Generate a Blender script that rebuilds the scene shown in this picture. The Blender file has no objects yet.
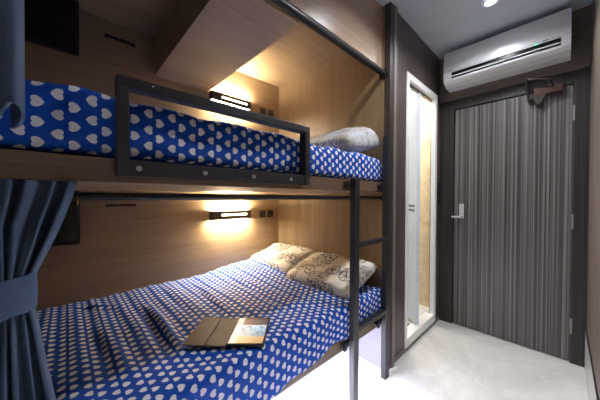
import bpy, bmesh, math, random
from mathutils import Vector, Matrix, noise
random.seed(4)
SC = bpy.context.scene
COL = SC.collection
PI = math.pi

# ------------------------------------------------------------------ helpers
def lin(c):
    return tuple(((v/255)/12.92 if v/255 <= .04045 else ((v/255+.055)/1.055)**2.4) for v in c) + (1,)

def empty(name, loc, label=None, cat=None, group=None, kind=None):
    o = bpy.data.objects.new(name, None); COL.objects.link(o)
    o.location = loc; o.empty_display_size = .05
    tag(o, label, cat, group, kind)
    return o

def tag(o, label=None, cat=None, group=None, kind=None):
    if label: o['label'] = label
    if cat: o['category'] = cat
    if group: o['group'] = group
    if kind: o['kind'] = kind
    return o

def origin(o):
    v = Vector((0, 0, 0))
    while o: v += o.location; o = o.parent
    return v

def obj(name, bm, mat, parent=None, smooth=False):
    """links bm (built in world coordinates) as one mesh object"""
    me = bpy.data.meshes.new(name)
    if parent: off = origin(parent)
    else:
        xs = [v.co for v in bm.verts]
        off = Vector(((min(c.x for c in xs)+max(c.x for c in xs))/2, (min(c.y for c in xs)+max(c.y for c in xs))/2, min(c.z for c in xs)))
    bmesh.ops.translate(bm, verts=bm.verts, vec=-off)
    bmesh.ops.recalc_face_normals(bm, faces=bm.faces)
    bm.to_mesh(me); bm.free()
    o = bpy.data.objects.new(name, me); COL.objects.link(o)
    me.materials.append(mat)
    if smooth:
        for p in me.polygons: p.use_smooth = True
    if parent: o.parent = parent
    else: o.location = off
    return o

def box(bm, x0, x1, y0, y1, z0, z1, b=0, seg=2):
    r = bmesh.ops.create_cube(bm, size=1)
    vs = r['verts']
    for v in vs:
        v.co = Vector((x0 if v.co.x < 0 else x1, y0 if v.co.y < 0 else y1, z0 if v.co.z < 0 else z1))
    if b:
        es = list({e for v in vs for e in v.link_edges})
        bmesh.ops.bevel(bm, geom=es, offset=b, segments=seg, affect='EDGES', profile=.6)
    return bm

def bx(*a, **k):
    return box(bmesh.new(), *a, **k)

def cyl(bm, p, q, r, n=20, r2=None):
    p = Vector(p); q = Vector(q); d = q-p
    m = Matrix.Translation((p+q)/2) @ d.to_track_quat('Z', 'Y').to_matrix().to_4x4()
    bmesh.ops.create_cone(bm, cap_ends=True, segments=n, radius1=r, radius2=r if r2 is None else r2, depth=d.length, matrix=m)
    return bm

def grid_mesh(bm, nu, nv, fn, uvfn=None, close_u=False):
    uvl = bm.loops.layers.uv.verify()
    P = [[bm.verts.new(fn(i/(nu-1) if not close_u else i/nu, j/(nv-1))) for j in range(nv)] for i in range(nu)]
    for i in range(nu if close_u else nu-1):
        for j in range(nv-1):
            ii = (i+1) % nu
            f = bm.faces.new((P[i][j], P[ii][j], P[ii][j+1], P[i][j+1]))
            f.smooth = True
            if uvfn:
                cs = ((i, j), (i+1, j), (i+1, j+1), (i, j+1))
                for l, (a, b) in zip(f.loops, cs):
                    l[uvl].uv = uvfn(a/(nu-1), b/(nv-1))
    return P

def sm(a, b, x):
    t = min(1, max(0, (x-a)/(b-a))); return t*t*(3-2*t)

def nz(x, y, z=0): return noise.noise(Vector((x, y, z)))

# ------------------------------------------------------------------ materials
class N:
    def __init__(s, name, rough=.5, base=None, spec=.5, metal=0):
        s.m = bpy.data.materials.new(name); s.m.use_nodes = True
        s.t = s.m.node_tree; s.b = s.t.nodes['Principled BSDF']
        s.b.inputs['Roughness'].default_value = rough
        s.b.inputs['Metallic'].default_value = metal
        s.b.inputs['Specular IOR Level'].default_value = spec
        if base: s.b.inputs['Base Color'].default_value = lin(base)
    def n(s, typ, **k):
        q = s.t.nodes.new(typ)
        for a, v in k.items(): setattr(q, a, v)
        return q
    def l(s, a, b): s.t.links.new(a, b)
    def math(s, op, a, b=None, c=None):
        q = s.n('ShaderNodeMath', operation=op)
        for i, v in enumerate((a, b, c)):
            if v is None: continue
            if isinstance(v, (int, float)): q.inputs[i].default_value = v
            else: s.l(v, q.inputs[i])
        return q.outputs[0]
    def pos(s): return s.n('ShaderNodeNewGeometry').outputs['Position']
    def uv(s): return s.n('ShaderNodeTexCoord').outputs['UV']
    def mapping(s, src, scale=(1, 1, 1), rot=(0, 0, 0)):
        q = s.n('ShaderNodeMapping'); s.l(src, q.inputs['Vector'])
        q.inputs['Scale'].default_value = scale; q.inputs['Rotation'].default_value = rot
        return q.outputs[0]
    def noise(s, vec, scale=1, detail=4, rough=.55, dist=0):
        q = s.n('ShaderNodeTexNoise'); s.l(vec, q.inputs['Vector'])
        q.inputs['Scale'].default_value = scale; q.inputs['Detail'].default_value = detail
        q.inputs['Roughness'].default_value = rough; q.inputs['Distortion'].default_value = dist
        return q.outputs['Fac']
    def ramp(s, fac, stops):
        q = s.n('ShaderNodeValToRGB'); s.l(fac, q.inputs[0])
        e = q.color_ramp.elements
        while len(e) < len(stops): e.new(.5)
        for el, (p, c) in zip(e, stops): el.position = p; el.color = lin(c)
        return q.outputs[0]
    def mix(s, fac, a, b):
        q = s.n('ShaderNodeMix', data_type='RGBA')
        for i, v in ((0, fac), (6, a), (7, b)):
            if isinstance(v, (int, float)): q.inputs[i].default_value = v
            elif isinstance(v, tuple): q.inputs[i].default_value = lin(v)
            else: s.l(v, q.inputs[i])
        return q.outputs[2]
    def col(s, c): s.l(c, s.b.inputs['Base Color'])
    def bump(s, h, strength=.2, dist=.01):
        q = s.n('ShaderNodeBump'); q.inputs['Strength'].default_value = strength; q.inputs['Distance'].default_value = dist
        s.l(h, q.inputs['Height']); s.l(q.outputs[0], s.b.inputs['Normal'])

def plain(name, c, rough=.5, spec=.5, metal=0, var=.04, scale=6):
    m = N(name, rough, None, spec, metal)
    f = m.noise(m.pos(), scale, 3)
    lo = tuple(max(0, v*(1-var)) for v in c); hi = tuple(min(255, v*(1+var)) for v in c)
    m.col(m.ramp(f, [(.3, lo), (.7, hi)]))
    return m.m

def emit(name, c, s):
    m = N(name, .5, c)
    m.b.inputs['Emission Color'].default_value = lin(c); m.b.inputs['Emission Strength'].default_value = s
    return m.m

def wood(name, dark, mid, light, axis, rough=.4, spec=.5, fine=90, coarse=7, w=.5):
    """laminate with the grain running along axis"""
    m = N(name, rough, None, spec)
    p = m.pos()
    sc = [coarse]*3; sc['xyz'.index(axis)] = coarse*.09
    sf = [fine]*3; sf['xyz'.index(axis)] = fine*.02
    a = m.noise(m.mapping(p, tuple(sc)), 1, 5, .6, .6)
    b = m.noise(m.mapping(p, tuple(sf)), 1, 3, .6)
    f = m.math('ADD', m.math('MULTIPLY', a, w), m.math('MULTIPLY', b, 1-w))
    m.col(m.ramp(f, [(.33, dark), (.5, mid), (.68, light)]))
    m.bump(b, .05, .002)
    return m.m

M = {}
M['oak_x'] = wood('oak_laminate_horizontal', (150, 127, 96), (168, 144, 110), (183, 159, 124), 'x', .42)
M['oak_y'] = wood('oak_laminate_depth', (150, 127, 96), (168, 144, 110), (183, 159, 124), 'y', .42)
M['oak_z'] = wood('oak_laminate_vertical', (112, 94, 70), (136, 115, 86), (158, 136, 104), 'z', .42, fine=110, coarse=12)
M['fascia'] = wood('fascia_laminate', (150, 126, 106), (168, 143, 121), (184, 158, 135), 'x', .28)
M['post'] = wood('dark_post_laminate', (46, 38, 35), (60, 51, 47), (76, 66, 61), 'z', .4, fine=160, coarse=20)
M['board'] = wood('brown_board_laminate', (92, 75, 58), (106, 87, 69), (120, 100, 81), 'x', .4)
M['taupe'] = wood('taupe_laminate', (104, 92, 82), (122, 109, 98), (136, 123, 111), 'z', .45, fine=130, coarse=14)
M['wenge'] = wood('dark_wenge_laminate', (62, 50, 47), (82, 68, 64), (100, 86, 81), 'z', .4, fine=160, coarse=20)
M['wenge_x'] = wood('dark_wenge_laminate_over_door', (80, 69, 62), (98, 86, 78), (112, 100, 91), 'y', .45, fine=120, coarse=12)
M['black'] = plain('black_powder_coated_steel', (37, 37, 41), .42, .5)
M['blackgloss'] = plain('black_gloss_plastic', (10, 10, 11), .15, .5)
M['blackmatt'] = plain('black_plastic', (24, 23, 22), .5)
M['screendark'] = plain('dark_switched_off_screen', (8, 9, 9), .12, .5)
M['ceiling'] = plain('painted_ceiling', (208, 216, 230), .7, .2, var=.015)
M['whiteplastic'] = plain('white_plastic', (225, 226, 230), .22, .5, var=.01)
M['whitepaint'] = plain('white_lacquer', (246, 245, 241), .35, .5, var=.01)
M['bathwhite'] = plain('pale_blue_white_panel', (205, 212, 222), .35, .5, var=.01)
M['steel'] = plain('brushed_steel', (205, 205, 205), .28, .5, .9, var=.02)
M['satin'] = plain('satin_nickel', (205, 205, 203), .35, .5, .15, var=.02)
M['hinge'] = plain('dull_steel_hinge', (150, 148, 145), .4, .5, .3)
M['bolt'] = plain('zinc_bolt', (190, 190, 188), .3, .5, .6)
M['bronze'] = plain('bronze_door_closer', (84, 60, 50), .35, .5, .45, var=.1)
M['bronzedark'] = plain('dark_bronze', (62, 54, 48), .4, .5, .5)
M['brass'] = plain('brass_ring', (220, 160, 70), .25, .5, .9)
M['frame'] = None
M['socket'] = plain('brown_socket_plate', (74, 62, 48), .4)
M['groove'] = plain('grey_groove', (110, 112, 116), .6)
M['track'] = plain('grey_aluminium_track', (120, 120, 120), .4, .5, .4)
M['darkbase'] = plain('grey_brown_skirting', (118, 106, 100), .45)
M['wire'] = plain('dark_edge_strip', (48, 46, 44), .5)

def stripes(name, c0, c1, c2, freq=46):
    m = N(name, .38)
    p = m.pos()
    a = m.noise(m.mapping(p, (.0, freq, .12)), 1, 2, .5)
    b = m.noise(m.mapping(p, (.0, freq*3.4, .3)), 1, 2, .5)
    g = m.noise(m.mapping(p, (.0, freq*.28, .1)), 1, 1, .5)
    f = m.math('ADD', m.math('MULTIPLY', a, .5), m.math('ADD', m.math('MULTIPLY', b, .32), m.math('MULTIPLY', g, .18)))
    m.col(m.ramp(f, [(.36, c0), (.5, c1), (.64, c2)]))
    return m.m
M['door'] = stripes('striped_grey_door_laminate', (38, 34, 34), (82, 77, 76), (146, 141, 138), 60)
M['frame'] = stripes('dark_striped_door_frame', (30, 27, 27), (44, 40, 39), (70, 65, 62), 70)

def marble(name, base, vein, cloud, rough, scale=1.6):
    m = N(name, rough)
    p = m.pos()
    c = m.noise(p, scale*1.1, 6, .6, .8)
    v = m.noise(m.mapping(p, (1, 1, 1), (0, 0, .6)), scale, 8, .62, 1.6)
    d = m.math('ABSOLUTE', m.math('SUBTRACT', v, .5))
    k = m.ramp(c, [(.35, cloud), (.6, base)])
    fac = m.math('MULTIPLY', m.math('SUBTRACT', 1, m.math('MINIMUM', m.math('MULTIPLY', d, 26), 1)), .3)
    m.col(m.mix(fac, k, vein))
    return m.m
M['floor'] = marble('polished_white_marble', (226, 223, 219), (244, 242, 238), (204, 199, 195), .3)
M['skirt'] = marble('white_marble_skirting', (222, 219, 215), (190, 186, 182), (205, 202, 198), .3, 3)
M['tile'] = marble('beige_marble_tile', (236, 216, 176), (180, 146, 96), (222, 194, 146), .35, 5)

def hearts():
    m = N('blue_heart_print_cotton', .75, None, .25)
    sp = m.n('ShaderNodeSeparateXYZ'); m.l(m.uv(), sp.inputs[0])
    u = m.math('DIVIDE', sp.outputs[0], .031)
    cl = m.math('FLOOR', u)
    v = m.math('ADD', m.math('DIVIDE', sp.outputs[1], .045), m.math('MULTIPLY', cl, .5))
    lu = m.math('MULTIPLY', m.math('SUBTRACT', m.math('FRACT', u), .5), .031)
    lv = m.math('MULTIPLY', m.math('SUBTRACT', m.math('FRACT', v), .5), .045)
    par = m.math('MODULO', m.math('ADD', cl, 1000), 2)
    sg = m.math('SUBTRACT', m.math('MULTIPLY', m.math('GREATER_THAN', par, .5), 2), 1)
    y = m.math('ADD', m.math('DIVIDE', m.math('MULTIPLY', lu, sg), .0100), .12)
    x = m.math('DIVIDE', lv, .0106)
    x2 = m.math('MULTIPLY', x, x); y2 = m.math('MULTIPLY', y, y)
    a = m.math('SUBTRACT', m.math('ADD', x2, y2), 1)
    a3 = m.math('MULTIPLY', m.math('MULTIPLY', a, a), a)
    q = m.math('SUBTRACT', a3, m.math('MULTIPLY', x2, m.math('MULTIPLY', y2, y)))
    ins = m.math('LESS_THAN', q, 0)
    wv = m.noise(m.mapping(m.uv(), (900, 900, 1)), 1, 1)
    blue = m.ramp(wv, [(.3, (4, 62, 156)), (.7, (10, 82, 188))])
    m.col(m.mix(ins, blue, (236, 233, 238)))
    m.bump(wv, .08, .001)
    return m.m
M['hearts'] = hearts()

def bicycle(name, base0, base1, ink, seed):
    """cream cotton printed with wheels, bicycle frames and postmark scribbles (uv in metres)"""
    rnd = random.Random(seed)
    m = N(name, .8, None, .2)
    uv = m.uv()
    sp = m.n('ShaderNodeSeparateXYZ'); m.l(uv, sp.inputs[0])
    X, Y = sp.outputs[0], sp.outputs[1]
    cur = None
    def add(v):
        nonlocal cur
        cur = v if cur is None else m.math('MAXIMUM', cur, v)
    def seg(ax, ay, bx_, by, w):
        dx, dy = bx_-ax, by-ay; L2 = dx*dx+dy*dy
        px = m.math('SUBTRACT', X, ax); py = m.math('SUBTRACT', Y, ay)
        t = m.math('DIVIDE', m.math('ADD', m.math('MULTIPLY', px, dx), m.math('MULTIPLY', py, dy)), L2)
        t = m.math('MINIMUM', m.math('MAXIMUM', t, 0), 1)
        ex = m.math('SUBTRACT', px, m.math('MULTIPLY', t, dx)); ey = m.math('SUBTRACT', py, m.math('MULTIPLY', t, dy))
        d = m.math('SQRT', m.math('ADD', m.math('MULTIPLY', ex, ex), m.math('MULTIPLY', ey, ey)))
        add(m.math('LESS_THAN', d, w))
    def ring(cx, cy, r, w):
        px = m.math('SUBTRACT', X, cx); py = m.math('SUBTRACT', Y, cy)
        d = m.math('SQRT', m.math('ADD', m.math('MULTIPLY', px, px), m.math('MULTIPLY', py, py)))
        add(m.math('LESS_THAN', m.math('ABSOLUTE', m.math('SUBTRACT', d, r)), w))
        return d
    for (cx, cy, s, rot) in ((.13, .12, 1, .15), (.36, .25, .95, -.2), (.14, .33, .85, .4), (.40, .08, .8, .1)):
        co, si = math.cos(rot), math.sin(rot)
        T = lambda a, b: (cx+s*(a*co-b*si), cy+s*(a*si+b*co))
        for wx in (-.058, .058):
            c = T(wx, 0); ring(c[0], c[1], .046*s, .0034); ring(c[0], c[1], .008*s, .003)
            for k in range(3):
                a = k*PI/3+.3; seg(c[0]-.044*s*math.cos(a), c[1]-.044*s*math.sin(a), c[0]+.044*s*math.cos(a), c[1]+.044*s*math.sin(a), .0009)
        for a, b in (((-.058, 0), (-.02, .06)), ((-.058, 0), (0, 0)), ((0, 0), (-.025, .07)), ((0, 0), (.042, .06)), ((-.02, .06), (.042, .06)), ((.058, 0), (.038, .08)), ((-.04, .072), (-.01, .072)), ((.02, .085), (.045, .08))):
            seg(*T(*a), *T(*b), .0022)
    # scribbled handwriting
    sn = m.noise(m.mapping(uv, (34, 120, 1)), 1, 3, .6)
    zone = m.noise(m.mapping(uv, (6, 7, 1)), 1, 1)
    sc_ = m.math('MULTIPLY', m.math('LESS_THAN', m.math('ABSOLUTE', m.math('SUBTRACT', sn, .5)), .04), m.math('GREATER_THAN', zone, .47))
    bl = m.math('GREATER_THAN', m.noise(m.mapping(uv, (13, 13, 1)), 1, 2), .70)
    tone = m.ramp(m.noise(m.mapping(uv, (5, 5, 1)), 1, 3), [(.35, base0), (.65, base1)])
    c = m.mix(m.math('MULTIPLY', sc_, .85), tone, ink)
    c = m.mix(m.math('MULTIPLY', bl, .75), c, (64, 72, 130))
    c = m.mix(m.math('MULTIPLY', cur, .85), c, ink)
    m.col(c)
    return m.m
M['print'] = bicycle('cream_bicycle_print_cotton', (236, 227, 208), (250, 245, 234), (52, 46, 58), 3)

def newsprint():
    m = N('grey_newsprint_cotton', .8, None, .2)
    uv = m.uv()
    ln = m.noise(m.mapping(uv, (95, 260, 1)), 1, 2, .5)
    zone = m.noise(m.mapping(uv, (9, 9, 1)), 1, 2)
    tone = m.ramp(zone, [(.40, (186, 178, 160)), (.52, (208, 209, 216))])
    t = m.math('MULTIPLY', m.math('GREATER_THAN', ln, .5), .6)
    c = m.mix(t, tone, (70, 72, 84))
    bl = m.math('GREATER_THAN', m.noise(m.mapping(uv, (14, 11, 1)), 1, 2), .66)
    m.col(m.mix(m.math('MULTIPLY', bl, .8), c, (60, 54, 78)))
    return m.m
M['newsprint'] = newsprint()

def weave(name, a, b):
    m = N(name, .85, None, .2)
    uv = m.uv()
    w = m.n('ShaderNodeTexVoronoi'); m.l(m.mapping(uv, (520, 430, 1)), w.inputs['Vector']); w.inputs['Scale'].default_value = 1
    f = m.noise(m.mapping(uv, (14, 5, 1)), 1, 3)
    k = m.math('ADD', m.math('MULTIPLY', w.outputs['Distance'], .35), m.math('MULTIPLY', f, .65))
    m.col(m.ramp(k, [(.25, a), (.75, b)]))
    m.bump(w.outputs['Distance'], .25, .0012)
    return m.m
M['curtain'] = weave('blue_woven_curtain', (58, 75, 97), (96, 114, 138))
M['tieback'] = weave('plain_blue_tieback', (54, 71, 98), (80, 99, 128))
M['leather'] = plain('taupe_leather', (104, 90, 72), .6, .4, var=.12, scale=40)

def tablet_screen():
    m = N('lit_tablet_screen', .12, (20, 20, 24))
    sp = m.n('ShaderNodeSeparateXYZ'); m.l(m.uv(), sp.inputs[0])
    y = sp.outputs[1]
    c = m.ramp(y, [(.0, (190, 150, 105)), (.22, (205, 170, 130)), (.27, (120, 160, 185)), (.55, (150, 200, 225)), (.66, (196, 226, 240)), (.72, (62, 62, 76)), (.86, (84, 80, 92)), (1, (40, 36, 44))])
    d = m.math('GREATER_THAN', m.noise(m.mapping(m.uv(), (11, 9, 1)), 1, 2), .56)
    band = m.math('MULTIPLY', m.math('GREATER_THAN', y, .3), m.math('LESS_THAN', y, .68))
    c = m.mix(m.math('MULTIPLY', m.math('MULTIPLY', d, band), .6), c, (40, 84, 124))
    c = m.mix(m.math('MULTIPLY', m.math('LESS_THAN', sp.outputs[0], .2), .55), c, (232, 236, 240))
    m.l(c, m.b.inputs['Emission Color']); m.b.inputs['Emission Strength'].default_value = .75
    return m.m
M['tabscreen'] = tablet_screen()

WARM = (255, 236, 206)
M['lampglow'] = emit('warm_lamp_diffuser', WARM, 310)
M['lampslot'] = emit('warm_lamp_slot', (255, 236, 200), 8)
M['ledwhite'] = emit('cool_light_strip', (226, 232, 255), 190)
M['downglow'] = emit('cool_downlight_lens', (235, 242, 255), 9)
M['green'] = emit('green_indicator', (60, 220, 160), 1.2)

# ------------------------------------------------------------------ the setting
XE, XD, YB, YR, YW, H, ZU = 1.573, 2.605, 1.99, -.119, .812, 2.473, 2.283
XF = -.50                                   # foot-end panel of the bunks (out of view)
XBK = -.85                                  # wall behind the camera
def structure(name, bm, mat, parent=None):
    o = obj(name, bm, mat, parent)
    if not parent: o['kind'] = 'structure'
    return o

structure('floor', bx(XBK-.1, XD+.12, YR-.1, YB+.1, -.06, 0), M['floor'])
structure('ceiling', bx(XBK-.1, XD+.12, YR-.1, YB+.1, H, H+.06), M['ceiling'])
structure('wall_back', bx(XBK-.1, 1.605, YB, YB+.06, 0, H), M['oak_x'])
structure('wall_right', bx(XBK-.1, XD+.12, YR-.06, YR, 0, H), M['taupe'])
structure('wall_rear', bx(XBK-.06, XBK, YR, YB, 0, H), M['taupe'])
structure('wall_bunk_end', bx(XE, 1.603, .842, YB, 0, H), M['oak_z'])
structure('wall_bunk_foot', bx(XF-.03, XF, .80, YB, 0, H), M['oak_z'])
structure('trim_bunk_plinth', bx(XE-.006, XE, .83, YB, 0, .338), plain('white_plinth_panel', (150, 147, 156), .5, var=.01))
structure('ceiling_bunk', bx(XF, XE, .905, YB, ZU, ZU+.04), M['oak_x'])
structure('beam_bunk', bx(.456, .841, .905, YB, 2.024, ZU), M['oak_x'])
b = bx(XF, XE, .862, .905, 2.058, H)
structure('trim_fascia', b, M['fascia'])
# wall with the bathroom doorway
b = bmesh.new()
box(b, 1.672, 1.851, YW, YW+.05, 0, H)
box(b, 2.494, XD+.05, YW, YW+.05, 0, H)
box(b, 1.851, 2.494, YW, YW+.05, 2.112, H)
box(b, 1.851, 2.494, YW, YW+.05, 0, .03)
structure('wall_left', b, M['wenge'])
b = bx(1.573, 1.672, .80, .842, 0, H); box(b, 1.604, 1.672, .842, .87, 0, H)
structure('trim_post', b, M['post'])
b = bx(1.618, 1.655, .792, .80, 0, H-.002, b=.002)
structure('trim_post_edge', b, plain('pale_edge_strip', (120, 110, 104), .4))
b = bmesh.new()
box(b, 1.672, 2.605, YW-.006, YW, 0, .032)
structure('baseboard_left', b, M['darkbase'])
# entrance wall: panel over the door, dark frame, door
structure('wall_door', bx(XD-.035, XD+.09, YR, YW+.05, 2.07, H), M['wenge_x'])
b = bmesh.new()
box(b, XD, XD+.09, .702, YW, 0, 2.07)
box(b, XD, XD+.09, YR, -.042, 0, 2.07)
box(b, XD, XD+.09, -.042, .702, 1.985, 2.07)
structure('trim_door_frame', b, M['frame'])
structure('baseboard_right', bx(XBK, XD, YR, YR+.006, 0, .268), M['skirt'])
structure('trim_skirting_cap', bx(XBK, XD, YR, YR+.007, .268, .276), M['wire'])

d1 = empty('door_1', (XD, .33, 0)); d1['kind'] = 'structure'
obj('door_leaf', bx(XD+.012, XD+.055, -.036, .692, .008, 1.98, b=.002), M['door'], d1)
dh = obj('door_handle', bx(XD-.002, XD+.013, .615, .652, .985, 1.118, b=.006), M['satin'], d1)
b = bmesh.new(); cyl(b, (XD+.0, .634, 1.0), (XD-.045, .634, 1.0), .011)
box(b, XD-.055, XD-.035, .628, .700, .990, 1.008, b=.006)
obj('lever', b, M['satin'], dh)
for z in (1.774, 1.007, .264):
    b = bmesh.new(); cyl(b, (XD-.004, -.045, z-.053), (XD-.004, -.045, z+.053), .0065)
    box(b, XD-.002, XD+.001, -.050, -.040, z-.05, z+.05)
    o = obj('hinge', b, M['hinge'], d1); o['label'] = 'steel hinge'
# door closer on the door's head
dc = obj('door_closer', bx(XD-.045, XD+.012, .008, .165, 1.935, 1.992, b=.008), M['bronze'], d1)
dc['label'] = 'bronze door closer with folded arm'
b = bmesh.new()
cyl(b, (XD-.022, .14, 2.0), (XD-.022, .14, 1.898), .013)
v = [b.verts.new(c) for c in ((XD-.05, .175, 1.935), (XD-.05, .095, 1.935), (XD-.05, .125, 1.872), (XD-.05, .145, 1.872))]
f = b.faces.new(v); r = bmesh.ops.extrude_face_region(b, geom=[f])
bmesh.ops.translate(b, verts=[g for g in r['geom'] if isinstance(g, bmesh.types.BMVert)], vec=(.03, 0, 0))
obj('spindle_cover', b, M['bronzedark'], dc)
b = bmesh.new(); box(b, XD-.05, XD-.004, .17, .20, 1.915, 1.955, b=.005)
obj('closer_end_cap', b, M['bronzedark'], dc)
b = bmesh.new()
cyl(b, (XD-.05, .19, 1.93), (XD-.085, .205, 2.065), .008)
cyl(b, (XD-.085, .205, 2.065), (XD-.10, .07, 2.015), .007)
cyl(b, (XD-.10, .07, 2.015), (XD-.04, .06, 1.985), .006)
bmesh.ops.create_uvsphere(b, u_segments=10, v_segments=8, radius=.012, matrix=Matrix.Translation((XD-.085, .205, 2.068)))
obj('closer_arm', b, M['bronzedark'], dc)

# bathroom behind the left wall
structure('wall_bathroom_far', bx(2.645, 2.70, YW+.05, 1.98, 0, 2.35), M['tile'])
structure('wall_bathroom_inner', bx(1.62, 2.70, 1.97, 2.02, 0, 2.35), M['bathwhite'])
structure('wall_bathroom_near', bx(1.604, 1.64, .87, 1.98, 0, 2.35), M['bathwhite'])
structure('ceiling_bathroom', bx(1.604, 2.70, YW+.05, 2.0, 2.30, 2.36), M['whitepaint'])
structure('floor_bathroom', bx(1.64, 2.645, YW+.05, 1.97, .0, .07), M['skirt'])
b = bmesh.new()
box(b, 1.851, 1.886, YW-.008, YW+.045, .03, 2.112, b=.002)
box(b, 2.447, 2.494, YW-.008, YW+.03, .03, 2.112, b=.002)
box(b, 1.886, 2.447, YW-.008, YW+.045, 2.062, 2.112, b=.002)
box(b, 1.886, 2.447, YW-.008, YW+.07, .03, .098, b=.002)
structure('trim_bathroom_frame', b, M['whitepaint'])
structure('trim_bathroom_track', bx(1.89, 2.435, YW+.02, YW+.045, 2.045, 2.062), M['track'])
d2 = empty('door_2', (2.14, .84, .1)); d2['kind'] = 'structure'
def leaf(p, q, z0, z1, t):
    p = Vector(p+(0,)); q = Vector(q+(0,)); d = (q-p); L = d.length; a = math.atan2(d.y, d.x)
    b = bx(0, L, -t/2, t/2, z0, z1, b=.003)
    bmesh.ops.transform(b, matrix=Matrix.Translation(p) @ Matrix.Rotation(a, 4, 'Z'), verts=b.verts)
    return b
lf = obj('door_leaf', leaf((2.14, .832), (2.34, 1.04), .105, 2.04, .03), M['bathwhite'], d2)
for z in (1.09, 1.052):
    p = Vector((2.14, .832)); q = Vector((2.34, 1.04)); n = Vector((q.y-p.y, p.x-q.x)).normalized()
    for sgn in (1, -1):
        a = p.lerp(q, .12)-n*.014*sgn; c = p.lerp(q, .88)-n*.014*sgn
        obj('panel_groove', leaf(tuple(a), tuple(c), z, z+.02, .006), M['groove'], lf)
t = obj('floor_drain', bx(2.09, 2.17, .872, .93, .07, .074), M['track'])
tag(t, 'grey metal floor drain just inside the bathroom doorway', 'drain')

# ------------------------------------------------------------------ bunk bed
bed = empty('bunk_bed', (.6, 1.4, 0), 'built-in double bunk bed with wood boards and black steel safety rail', 'bed')
obj('upper_front_board', bx(XF, XE, .812, .83, 1.207, 1.270, b=.002), M['board'], bed)
obj('upper_deck', bx(XF, XE, .83, YB, 1.207, 1.27), M['oak_x'], bed)
obj('lower_rail', bx(XF, XE, .812, .835, .338, .40, b=.002), M['board'], bed)
obj('lower_deck', bx(XF, XE, .835, YB, .345, .39), M['oak_x'], bed)
gb = bmesh.new()
K = .772/.8011
gx = lambda v: v*K
gz = lambda v: 1.17+(v-1.17)*K
x0, x1, z0, z1, ya, yb_, w_ = gx(.0963), gx(.8166), gz(1.2255), gz(1.4915), .772, .812, .0265
box(gb, x0, x1, ya, yb_, z1-w_, z1, b=.002)
box(gb, x0, x0+w_, ya, yb_, z0, z1-w_, b=.002)
box(gb, x1-w_, x1, ya, yb_, z0, z1-w_, b=.002)
box(gb, x0+w_, x1-w_, ya+.004, yb_, z0, gz(1.270), b=.002)
gr = obj('safety_rail', gb, M['black'], bed); gr['label'] = 'black steel safety rail'
for x in (.146, .331, .516, .704):
    b = bmesh.new(); cyl(b, (gx(x), ya+.005, gz(1.2475)), (gx(x), ya+.001, gz(1.2475)), .0072, 14); cyl(b, (gx(x), ya+.001, gz(1.2475)), (gx(x), ya-.002, gz(1.2475)), .005, 6)
    obj('bolt', b, M['bolt'], gr)
b = bmesh.new(); cyl(b, (gx(.18), ya+.001, gz(1.482)), (gx(.18), ya-.003, gz(1.482)), .003, 10)
obj('bolt', b, M['bolt'], gr)

# ladder
lad = empty('bunk_ladder', (1.34, .785, 0), 'black steel ladder with two flat treads at the end of the bunk', 'ladder')
obj('rail', bx(1.131, 1.176, .768, .802, 0, 1.272, b=.003), M['black'], lad)
obj('rail', bx(1.482, 1.529, .768, .802, 0, 1.565, b=.003), M['black'], lad)
for z in (.893, .428):
    obj('tread', bx(1.176, 1.482, .766, .800, z, z+.026, b=.003), M['black'], lad)
for x, z in ((1.098, 1.241), (1.452, 1.238), (1.078, .368), (1.425, .368)):
    b = bmesh.new(); box(b, x-.014, x+.062, .802, .811, z-.015, z+.015, b=.003)
    br = obj('bracket', b, M['black'], lad)
    b = bmesh.new(); cyl(b, (x, .802, z), (x, .786, z), .019, 24); cyl(b, (x, .786, z), (x, .781, z), .010, 12)
    obj('bracket_bolt', b, M['blackmatt'], br)

# bedding ---------------------------------------------------------------
def prof(pts):
    P = [Vector((0, y, z)) for y, z in pts]; L = [0]
    for a, c in zip(P, P[1:]): L.append(L[-1]+(c-a).length)
    def at(s):
        s = s*L[-1]
        for i in range(len(P)-1):
            if s <= L[i+1] or i == len(P)-2:
                t = (s-L[i])/(L[i+1]-L[i]); p = P[i].lerp(P[i+1], t)
                d = (P[i+1]-P[i]).normalized(); return p.y, p.z, d
    return at, L[-1]

def chaikin(pts, n=3):
    for _ in range(n):
        q = [pts[0]]
        for a, c in zip(pts, pts[1:]):
            q += [(a[0]*.75+c[0]*.25, a[1]*.75+c[1]*.25), (a[0]*.25+c[0]*.75, a[1]*.25+c[1]*.75)]
        pts = q+[pts[-1]]
    return pts

def crease(x, y, ax, ay, bx_, by, w, h):
    dx, dy = bx_-ax, by-ay; L2 = dx*dx+dy*dy
    t = max(0, min(1, ((x-ax)*dx+(y-ay)*dy)/L2))
    px, py = x-ax-t*dx, y-ay-t*dy
    s = (px*dy-py*dx)/math.sqrt(L2)
    d = math.hypot(px, py)
    return h*math.exp(-(d/w)**2)*(.35+math.sin(PI*t)*.65) - h*.6*math.exp(-((s-w*1.3)/w)**2-(max(0, d-w*2)/w)**2)*math.sin(PI*t)

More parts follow.
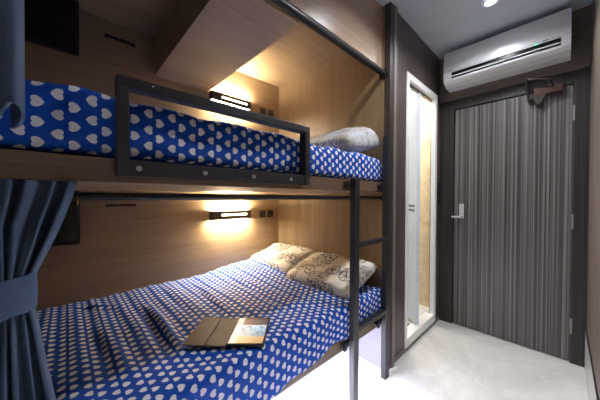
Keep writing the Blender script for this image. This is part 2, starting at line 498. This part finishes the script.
def bedding(name, xa, xb, pts, bump, nu, nv, zbot, parent=None):
    at, LL = prof(chaikin(pts))
    bm = bmesh.new()
    def fn(u, v):
        x = xa+(xb-xa)*u
        y, z, d = at(v)
        n = Vector((0, -d.z, d.y))
        p = Vector((x, y, z)) + n*bump(x, y, z, v*LL)
        # rounded ends
        e = min(x-xa, xb-x)
        k = 1-sm(0, .045, e)
        p.z = p.z-(p.z-zbot)*.55*k*k if p.z > zbot else p.z
        p.z += drop(x, v)
        return p
    def drop(x, v): return 0
    P = grid_mesh(bm, nu, nv, fn, lambda u, v: (xa+(xb-xa)*u, v*LL))
    # closed bottom and ends
    uvl = bm.loops.layers.uv.verify()
    A = [bm.verts.new((P[i][0].co.x, P[i][0].co.y+.012, max(zbot, P[i][0].co.z-.002))) for i in range(nu)]
    B = [bm.verts.new((P[i][-1].co.x, P[i][-1].co.y, zbot)) for i in range(nu)]
    for i in range(nu-1):
        for q in ((P[i][0], A[i], A[i+1], P[i+1][0]), (P[i][-1], P[i+1][-1], B[i+1], B[i]), (A[i], B[i], B[i+1], A[i+1])):
            bm.faces.new(q).smooth = True
    for i in (0, nu-1):
        f = bm.faces.new([A[i]]+P[i]+[B[i]])
        for l in f.loops: l[uvl].uv = (l.vert.co.y, l.vert.co.z)
    return bm

creases = [(.334, 1.60, .33, 1.03, .026, .020), (.667, 1.80, .63, 1.22, .02, .012), (.10, 1.55, .16, 1.0, .03, .010),
           (.05, 1.9, .22, 1.72, .03, .012), (.9, 1.75, .98, 1.2, .03, .010), (.30, 1.02, .55, .86, .03, .006), (.75, 1.15, 1.1, .95, .04, .007), (.47, 1.85, .52, 1.3, .025, .005), (-.05, 1.3, .02, .9, .03, .006), (.56,1.25,.50,1.13,.02,.004)]
def bump_low(x, y, z, s):
    h = .010*nz(x*3.1, y*2.3, 1)+.005*nz(x*9, y*4, 4)
    h += .0030*math.sin(x*62+1.5*nz(x*3, y*2, 8))*sm(.3, .5, s)
    for a in creases: h += crease(x, y, *a)
    h += .045*sm(.55, 1.35, x)*sm(1.2, 1.9, y)+.02*sm(.8, 1.4, x)*sm(.9, 1.1, y)
    fr = 1-sm(.12, .26, s)
    h += fr*(.014*nz(x*4.5, s*3, 11)+.006*math.sin(x*17+nz(x*4, 2)*2))
    h = h*(1-sm(1.36, 1.40, s)*.9)
    if s < .2:
        pass
    return h
b = bedding('duvet', XF+.01, XE-.006, [(.806, .374), (.800, .386), (.798, .43), (.800, .515), (.806, .556), (.836, .574), (.91, .566), (1.2, .556), (1.7, .548), (1.95, .545), (1.984, .54)], bump_low, 210, 150, .372)
# the hem hangs over the rail and rises towards the ladder
for v in b.verts:
    if v.co.y < .83 and v.co.z < .54:
        k = 1-sm(.37, .54, v.co.z)
        v.co.z += k*(-.022+.048*sm(.55, 1.05, v.co.x))
    elif v.co.z < .38: v.co.z = .392
    v.co.y = min(v.co.y, 1.987)
for v in b.verts: v.co.y = max(.803, min(1.987, v.co.y))
dv = obj('duvet', b, M['hearts'])
tag(dv, 'rumpled blue duvet with white hearts spread on the lower bunk', 'duvet')

def bump_up(x, y, z, s):
    h = .006*nz(x*6, s*5, 21)+.004*nz(x*14, s*9, 22)
    h += .005*math.sin((x*9+s*14)+2*nz(x*3, s*3, 5))*sm(.02, .08, s)*(1-sm(.2, .3, s))
    h += .013*sm(-.08, .04, x)*(1-sm(.3, .6, x))*sm(.08, .15, s)
    if s > .12: h += .012*nz(x*7, y*5, 33)*sm(.12, .2, s)
    return h
b = bedding('mattress', XF+.01, 1.538, [(.834, 1.278), (.822, 1.284), (.817, 1.30), (.818, 1.36), (.82, 1.405), (.836, 1.430), (.87, 1.437), (1.2, 1.437), (1.7, 1.437), (1.95, 1.437), (1.985, 1.43)], bump_up, 230, 110, 1.271)
for v in b.verts: v.co.y = max(.814, min(1.987, v.co.y))
mt = obj('mattress', b, M['hearts'])
tag(mt, 'thick mattress in a blue heart print sheet on the upper bunk', 'mattress')

def pillow(loc, W, D, T, rx, ry, rz, mat, seed, label, group, wedge=0):
    """W along local x, D along local y, T thick"""
    bm = bmesh.new()
    n = 44
    for side in (1, -1):
        def fn(u, v):
            a, c = u*2-1, v*2-1
            e = (1-abs(a)**4.5)*(1-abs(c)**4.5)
            h = max(0, e)**.34
            pin = 1-.03*(1-abs(c)**2)*abs(a)**3
            pin2 = 1-.03*(1-abs(a)**2)*abs(c)**3
            w = .010*nz(a*2.2+seed, c*2.2, side*3)*h+.005*nz(a*6+seed, c*6, side*5)*min(1, h*2)
            return Vector((a*W/2*pin, c*D/2*pin2, side*(T/2*h)*(1+wedge*a*side)*(1 if side > 0 or not wedge else .45)+w+.012*nz(a*1.5, c*1.5+seed, 9)))
        grid_mesh(bm, n, n, fn, lambda u, v: (v*D, u*W))
    bmesh.ops.remove_doubles(bm, verts=bm.verts, dist=.0025)
    o = obj('pillow', bm, mat, None, True)
    o.location = loc
    o.rotation_euler = (rx, ry, rz)
    tag(o, label, 'pillow', group)
    return o
# mesh origins sit at the underside, so the locations are the undersides' middles
p1 = pillow((1.40, 1.69, .588), .34, .53, .105, 0, -.30, .0, M['print'], 1, 'cream bicycle print pillow on the lower bunk, tucked in the corner by the back wall', None)
p2 = pillow((1.375, 1.13, .572), .36, .56, .13, -.03, -.33, .02, M['print'], 7, 'cream bicycle print pillow on the lower bunk, nearer one behind the ladder', None)
p3 = pillow((1.365, 1.14, 1.437), .385, .58, .22, 0, -.07, .02, M['newsprint'], 13, 'greyish newsprint patterned pillow at the head of the upper bunk', None, .62)

# tablet in an open folio --------------------------------------------------
tab = empty('tablet', (.515, .98, .57), 'small tablet in an open taupe folio case lying on the blue duvet', 'tablet')
def on_bed(bm, ang=math.radians(47), o=(.523, .99, .578), tilt=(0, 0)):
    bmesh.ops.transform(bm, matrix=Matrix.Translation(o) @ Matrix.Rotation(tilt[0], 4, 'X') @ Matrix.Rotation(tilt[1], 4, 'Y') @ Matrix.Rotation(ang, 4, 'Z'), verts=bm.verts)
    return bm
# local frame: x along the hinge, y to the cover's side
HL = .112
b = bmesh.new()
box(b, -HL, HL, .006, .074, 0, .006, b=.002); box(b, -HL, HL, .077, .162, 0, .006, b=.002)
bmesh.ops.transform(b, matrix=Matrix.Rotation(.05, 4, 'X'), verts=b.verts)
fc = obj('folio_cover', on_bed(b), M['leather'], tab); fc['label'] = 'taupe leather cover flap'
obj('folio_spine', on_bed(bx(-HL, HL, -.008, .008, 0, .007, b=.002)), M['leather'], tab)
obj('tablet_body', on_bed(bx(-HL+.002, HL-.002, -.158, -.006, .0, .012, b=.003)), M['blackmatt'], tab)
b = bmesh.new(); uvl = b.loops.layers.uv.verify()
box(b, -HL+.010, HL-.012, -.150, -.014, .0118, .0126)
for f in b.faces:
    for l in f.loops:
        l[uvl].uv = ((-.014-l.vert.co.y)/.136, (l.vert.co.x+HL-.010)/(2*HL-.022))
s = obj('screen', on_bed(b), M['tabscreen'], tab); s['label'] = 'lit screen showing a pale blue picture'

# ------------------------------------------------------------------ lights on the bunk walls
def reading_light(z0, label):
    t = empty('reading_light', (1.033, YB, z0), label, 'lamp', 'reading lights on the bunk wall')
    xa, xb = .849, 1.215; ya = YB-.05
    b = bmesh.new()
    # open channel: front plate, back plate, end caps
    box(b, xa, xb, ya, ya+.006, z0, z0+.030)
    box(b, xa, .938, ya, ya+.006, z0+.030, z0+.046); box(b, 1.175, xb, ya, ya+.006, z0+.030, z0+.046)
    box(b, xa, xb, ya, ya+.006, z0+.046, z0+.070)
    box(b, xa, xb, YB-.012, YB-.006, z0, z0+.07)
    box(b, xa, xa+.006, ya, YB-.006, z0, z0+.07); box(b, xb-.006, xb, ya, YB-.006, z0, z0+.07)
    obj('housing', b, plain('bronze_lamp_housing', (66, 58, 48), .35, .5), t)
    obj('front_slot', bx(.938, 1.175, ya+.003, ya+.006, z0+.0295, z0+.0465), M['lampslot'], t)
    obj('diffuser', bx(xa+.008, xb-.008, ya+.008, YB-.014, z0+.060, z0+.066), M['lampglow'], t)
    obj('diffuser', bx(xa+.008, xb-.008, ya+.008, YB-.014, z0+.004, z0+.010), M['lampglow'], t)
    obj('wall_plate', bx(.95, 1.11, YB-.006, YB, z0+.012, z0+.058), M['blackmatt'], t)
    return t
reading_light(.981, 'slim lit reading light on the wall over the lower bunk')
reading_light(1.957, 'slim lit reading light on the wall over the upper bunk')

def socket(xa, za, label):
    t = empty('wall_socket', (xa+.035, YB, za), label, 'socket', 'sockets beside the reading lights')
    obj('plate', bx(xa, xa+.068, YB-.008, YB, za, za+.072, b=.003), M['socket'], t)
    obj('socket_insert', bx(xa+.014, xa+.054, YB-.010, YB-.0075, za+.016, za+.056, b=.001), M['blackmatt'], t)
for z, w in ((.972, 'lower'), (1.955, 'upper')):
    socket(1.340, z, 'dark square wall socket over the %s bunk, the one nearer the reading light' % w)
    socket(1.434, z, 'dark square wall socket over the %s bunk, the one nearer the corner' % w)

def hook_bar(z, label):
    t = empty('wall_bar', (.26, YB, z), label, 'bar', 'black bars on the bunk wall')
    b = bmesh.new(); box(b, .178, .338, YB-.022, YB-.012, z-.007, z+.007, b=.002)
    obj('bar', b, M['blackmatt'], t)
    for x in (.178, .326): obj('mount', bx(x, x+.012, YB-.014, YB, z-.008, z+.008), M['blackmatt'], t)
hook_bar(2.18, 'short black bar on the wall above the upper bunk')
hook_bar(1.113, 'short black bar on the wall above the lower bunk')

def television(z0, z1, label):
    t = empty('television', (-.2, YB, z0), label, 'television', 'televisions at the foot of the bunks')
    obj('back_case', bx(-.44, .02, YB-.06, YB, z0+.03, z1-.03), M['blackmatt'], t)
    obj('bezel', bx(-.48, .056, YB-.095, YB-.06, z0, z1, b=.004), M['blackmatt'], t)
    obj('screen', bx(-.465, .041, YB-.0965, YB-.0945, z0+.02, z1-.015), M['screendark'], t)
television(.898, 1.200, 'black switched-off television below the upper bunk, beside the tied curtain')
television(1.975, 2.276, 'black switched-off television high on the wall above the upper bunk')

# curtain rods ---------------------------------------------------------------
def rod(y, z, r, label):
    t = empty('curtain_rod', (.55, y, z), label, 'curtain rod', 'curtain rods of the bunks')
    b = bmesh.new(); cyl(b, (XF, y, z), (1.595, y, z), r, 24)
    obj('tube', b, M['black'], t, True)
    b = bmesh.new(); cyl(b, (XE-.012, y, z), (XE, y, z), r*1.8, 20)
    obj('end_bracket', b, M['blackmatt'], t)
    b = bmesh.new(); cyl(b, (XF, y, z), (XF+.012, y, z), r*1.8, 20)
    obj('end_bracket', b, M['blackmatt'], t)
rod(.842, 1.1695, .0110, 'black curtain rod across the lower bunk opening')
rod(.842, 2.006, .019, 'thick black curtain rod across the upper bunk opening')

# curtains -------------------------------------------------------------------
def interp(z, tbl):
    for (a, fa), (c, fc_) in zip(tbl, tbl[1:]):
        if z >= c: 
            t = (a-z)/(a-c); t = t*t*(3-2*t) if False else t
            return fa+(fc_-fa)*t
    return tbl[-1][1]
def curtain(name, ztop, zbot, right, left, amp, folds, seed, yc, depth, phase=.5, nu=420, nv=110):
    bm = bmesh.new()
    def fn(u, v):
        z = ztop+(zbot-ztop)*v
        xr, xl = interp(z, right), interp(z, left)
        a = interp(z, amp)
        u2 = u+.010*math.sin(u*23+seed)+.012*nz(u*6, seed, z*1.2)
        ph = u2*folds*2*PI+.7*nz(u*3, z*2.2, seed)+phase
        x = xl+(xr-xl)*u + (xr-xl)/folds*.22*math.sin(2*ph)
        y = yc+a*math.sin(ph)+.006*nz(u*9, z*5, seed+3)+a*.35*math.sin(ph*.5+1)
        yy = interp(z, depth); k = yy/.85
        return Vector((x*k, y-yc+yy, 1.17+(z-1.17)*k))
    grid_mesh(bm, nu, nv, fn, lambda u, v: (u*1.0, (ztop-zbot)*v))
    return bm
def thick(o, t=.004):
    md = o.modifiers.new('thickness', 'SOLIDIFY'); md.thickness = t; md.offset = 0
cl = empty('curtain', (-.15, .85, .25), 'blue curtain tied back beside the lower bunk', 'curtain')
b = curtain('c', 1.207, .25, [(1.21, .017), (1.16, .004), (1.08, -.022), (.985, -.058), (.93, -.062), (.885, -.054), (.78, -.040), (.66, -.022), (.25, .0)],
            [(1.21, -.36), (1.1, -.33), (.985, -.215), (.93, -.20), (.885, -.21), (.7, -.28), (.25, -.33)],
            [(1.21, .011), (1.1, .020), (.985, .012), (.93, .011), (.885, .012), (.7, .020), (.25, .024)], 11, 2, .85, [(1.21, .817), (1.13, .814), (.985, .785), (.7, .765), (.25, .765)])
o = obj('fabric', b, M['curtain'], cl); thick(o)
b = bmesh.new()
def tb(u, v):
    a = u*2*PI; z = .983-.080*v
    xm = (interp(z, [(1, -.056), (.93, -.058), (.88, -.050)])-.215)/2; rx = .080+.003*math.sin(v*PI)
    return Vector((xm+rx*math.cos(a)*1.0, .85+.040*math.sin(a), z+.010*math.cos(a)*(1-.3*v)+.003*nz(math.cos(a)*3, math.sin(a)*3, v*3)))
grid_mesh(b, 64, 12, tb, lambda u, v: (u*.4, v*.1), close_u=True)
for v in b.verts:
    k = .783/.85; v.co = Vector((v.co.x*k, v.co.y-.067, 1.17+(v.co.z-1.17)*k))
o = obj('tieback', b, M['tieback'], cl); thick(o, .005)
b = bmesh.new()
for k in range(20):
    a0, a1 = k*PI/10, (k+1)*PI/10
    cyl(b, (.020, .842+.014*math.cos(a0), 1.1695+.014*math.sin(a0)-.008), (.020, .842+.014*math.cos(a1), 1.1695+.014*math.sin(a1)-.008), .0018, 8)
obj('curtain_ring', b, M['brass'], cl)
b = bmesh.new()
path = [(-.083, .800), (-.068, .755), (-.056, .665), (-.051, .590), (-.060, .562), (-.074, .625), (-.096, .73), (-.118, .79), (-.138, .73), (-.142, .64), (-.165, .62),
        (-.180, .70), (-.20, .79), (-.225, .72), (-.232, .65), (-.255, .63), (-.272, .71), (-.29, .79), (-.315, .72), (-.325, .66), (-.345, .65), (-.36, .72), (-.37, .79)]
path = chaikin(path, 3)
NP = len(path)
def up(u, v):
    x, y = path[min(NP-1, int(round(u*(NP-1))))]
    z = 2.02+(1.312-2.02)*v
    t = sm(0, .85, v)*.55+v*.45
    y2 = .797+.16*(y-.70)
    yy = y2+(y-y2)*t
    xx = x*(1+(.80-.62)/.62*.9*(1-t))
    return Vector((xx+.002*nz(u*14, z*5, 3), yy+.004*nz(u*9, z*4, 8)*v, z+.006*nz(u*5, 2, 1)*v))
grid_mesh(b, NP, 60, up, lambda u, v: (u*1.6, v*.72))
cu = obj('curtain', b, M['curtain']); thick(cu, .005)
tag(cu, 'blue curtain hanging loose beside the upper bunk', 'curtain')

# ------------------------------------------------------------------ air conditioner, lights and switches
ac = empty('air_conditioner', (XD-.035, .352, 2.12), 'white wall air conditioner above the striped door', 'air conditioner')
XW = XD-.035
secp = [(XW, 2.425), (2.425, 2.425), (2.402, 2.418), (2.393, 2.38), (2.386, 2.30), (2.384, 2.245)]
low = [(2.386, 2.185), (2.392, 2.172), (2.42, 2.150), (2.475, 2.136), (XW, 2.136)]
ya, yb_ = -.023, .725
def extr(pts, y0, y1, bm=None):
    bm = bm or bmesh.new()
    A = [bm.verts.new((x, y0, z)) for x, z in pts]; B = [bm.verts.new((x, y1, z)) for x, z in pts]
    n = len(pts)
    for i in range(n): bm.faces.new((A[i], A[(i+1) % n], B[(i+1) % n], B[i]))
    bm.faces.new(A); bm.faces.new(B)
    return bm
# front body with a recess for the outlet
recess = [(2.384, 2.238), (2.45, 2.232), (2.45, 2.186), (2.386, 2.18)]
b = extr(secp+[(2.384, 2.243)]+recess+low, ya+.045, yb_-.06)
full = secp+[(2.384, 2.21)]+low
extr(full, ya, ya+.045, b); extr(full, yb_-.06, yb_, b)
obj('housing', b, M['whiteplastic'], ac)
obj('outlet_recess', bx(2.392, 2.449, ya+.0455, yb_-.0605, 2.181, 2.236), M['blackgloss'], ac)
b = bx(2.381, 2.394, ya+.047, yb_-.062, 2.2, 2.2065, b=.001)
obj('louver', b, M['whiteplastic'], ac)
obj('front_seam', bx(2.3835, 2.388, ya+.002, yb_-.002, 2.2445, 2.2465), M['groove'], ac)
obj('indicator_light', bx(2.3815, 2.386, .132, .150, 2.236, 2.242), M['green'], ac)
obj('display_mark', bx(2.3825, 2.386, .085, .108, 2.247, 2.252), M['groove'], ac)
b = bmesh.new()
for k in range(6): box(b, 2.3825, 2.387, .690-k*.006-.0045, .690-k*.006, 2.252, 2.258)
obj('maker_mark', b, M['groove'], ac)

def downlight(x, y, label, strength):
    t = empty('ceiling_light', (x, y, H), label, 'ceiling light', 'round downlights in the ceiling')
    b = bmesh.new()
    for k in range(32):
        a0, a1 = k*PI/16, (k+1)*PI/16
        v = [b.verts.new((x+r*math.cos(a), y+r*math.sin(a), z)) for r, a, z in ((.045, a0, H-.002), (.045, a1, H-.002), (.032, a1, H-.006), (.032, a0, H-.006))]
        b.faces.new(v)
    obj('trim_ring', b, M['whitepaint'], t)
    b = bmesh.new(); cyl(b, (x, y, H-.006), (x, y, H-.001), .032, 32)
    obj('lens', b, M['downglow'], t)
    L = bpy.data.lights.new('downlight_lamp', 'SPOT'); L.energy = strength; L.spot_size = math.radians(150); L.spot_blend = .8
    L.shadow_soft_size = .07; L.color = (.93, .96, 1)
    lo = bpy.data.objects.new('downlight_lamp', L); COL.objects.link(lo); lo.location = (0, 0, -.012); lo.parent = t
downlight(2.05, .345, 'small round downlight in the ceiling in front of the air conditioner', 32)
downlight(1.36, .345, 'small round downlight in the ceiling in front of the ladder', 62)
downlight(-.25, .345, 'added unseen fill downlight in the ceiling behind the viewpoint', 11)  # added out of view as weak ambient fill for the left side

sw = empty('light_switch', (2.575, YW, 1.09), 'dark stacked light switch plates on the wall between bathroom and entrance door', 'light switch')
for z in (1.10, 1.175, 1.25):
    p = obj('switch_plate', bx(2.535, 2.60, YW-.009, YW, z, z+.066, b=.002), M['frame'], sw)
    obj('rocker', bx(2.55, 2.585, YW-.013, YW-.009, z+.012, z+.054, b=.001), M['blackmatt'], p)

# strip light under the lower bunk
st = empty('light_strip', (.75, .9, .33), 'white light strip under the lower bunk rail', 'light strip')
obj('channel', bx(XF+.3, 1.3, .86, .90, .338, .345), M['track'], st)
obj('diffuser', bx(XF+.3, 1.3, .864, .896, .334, .338), M['ledwhite'], st)

# unseen ceiling lamp, added to brighten the bathroom and its door leaf
bl = empty('bathroom_fill_lamp', (2.42, 1.2, 2.29), 'added unseen square fill lamp on the bathroom ceiling', 'ceiling light')
obj('frame', bx(2.26, 2.58, 1.04, 1.36, 2.29, 2.30), M['whitepaint'], bl)
obj('diffuser', bx(2.27, 2.57, 1.05, 1.35, 2.284, 2.29), emit('bathroom_fill_diffuser', (255, 250, 240), 62), bl)

# ------------------------------------------------------------------ world, camera, colour
w = bpy.data.worlds.new('World'); SC.world = w; w.use_nodes = True
w.node_tree.nodes['Background'].inputs[0].default_value = (.05, .05, .05, 1)
FL, YAW, PITCH, ROLL = 248, math.radians(46.733), math.radians(.624), math.radians(.253)
fw = Vector((math.cos(YAW)*math.cos(PITCH), math.sin(YAW)*math.cos(PITCH), -math.sin(PITCH)))
r = Vector((math.sin(YAW), -math.cos(YAW), 0)); u = r.cross(fw)
r, u = r*math.cos(ROLL)+u*math.sin(ROLL), u*math.cos(ROLL)-r*math.sin(ROLL)
cd = bpy.data.cameras.new('camera'); co = bpy.data.objects.new('camera', cd); COL.objects.link(co)
cd.sensor_width = 36; cd.lens = 36*FL/600; cd.clip_start = .02
mm = Matrix((r, u, -fw)).transposed().to_4x4(); mm.translation = Vector((0, 0, 1.17))
co.matrix_world = mm
SC.camera = co
vs = SC.view_settings
vs.view_transform = 'Standard'; vs.look = 'None'; vs.exposure = .45; vs.gamma = 1; vs.use_curve_mapping = False
SC.cycles.use_denoising = True
SC.cycles.max_bounces = 10; SC.cycles.diffuse_bounces = 6
SC.cycles.sample_clamp_indirect = 6
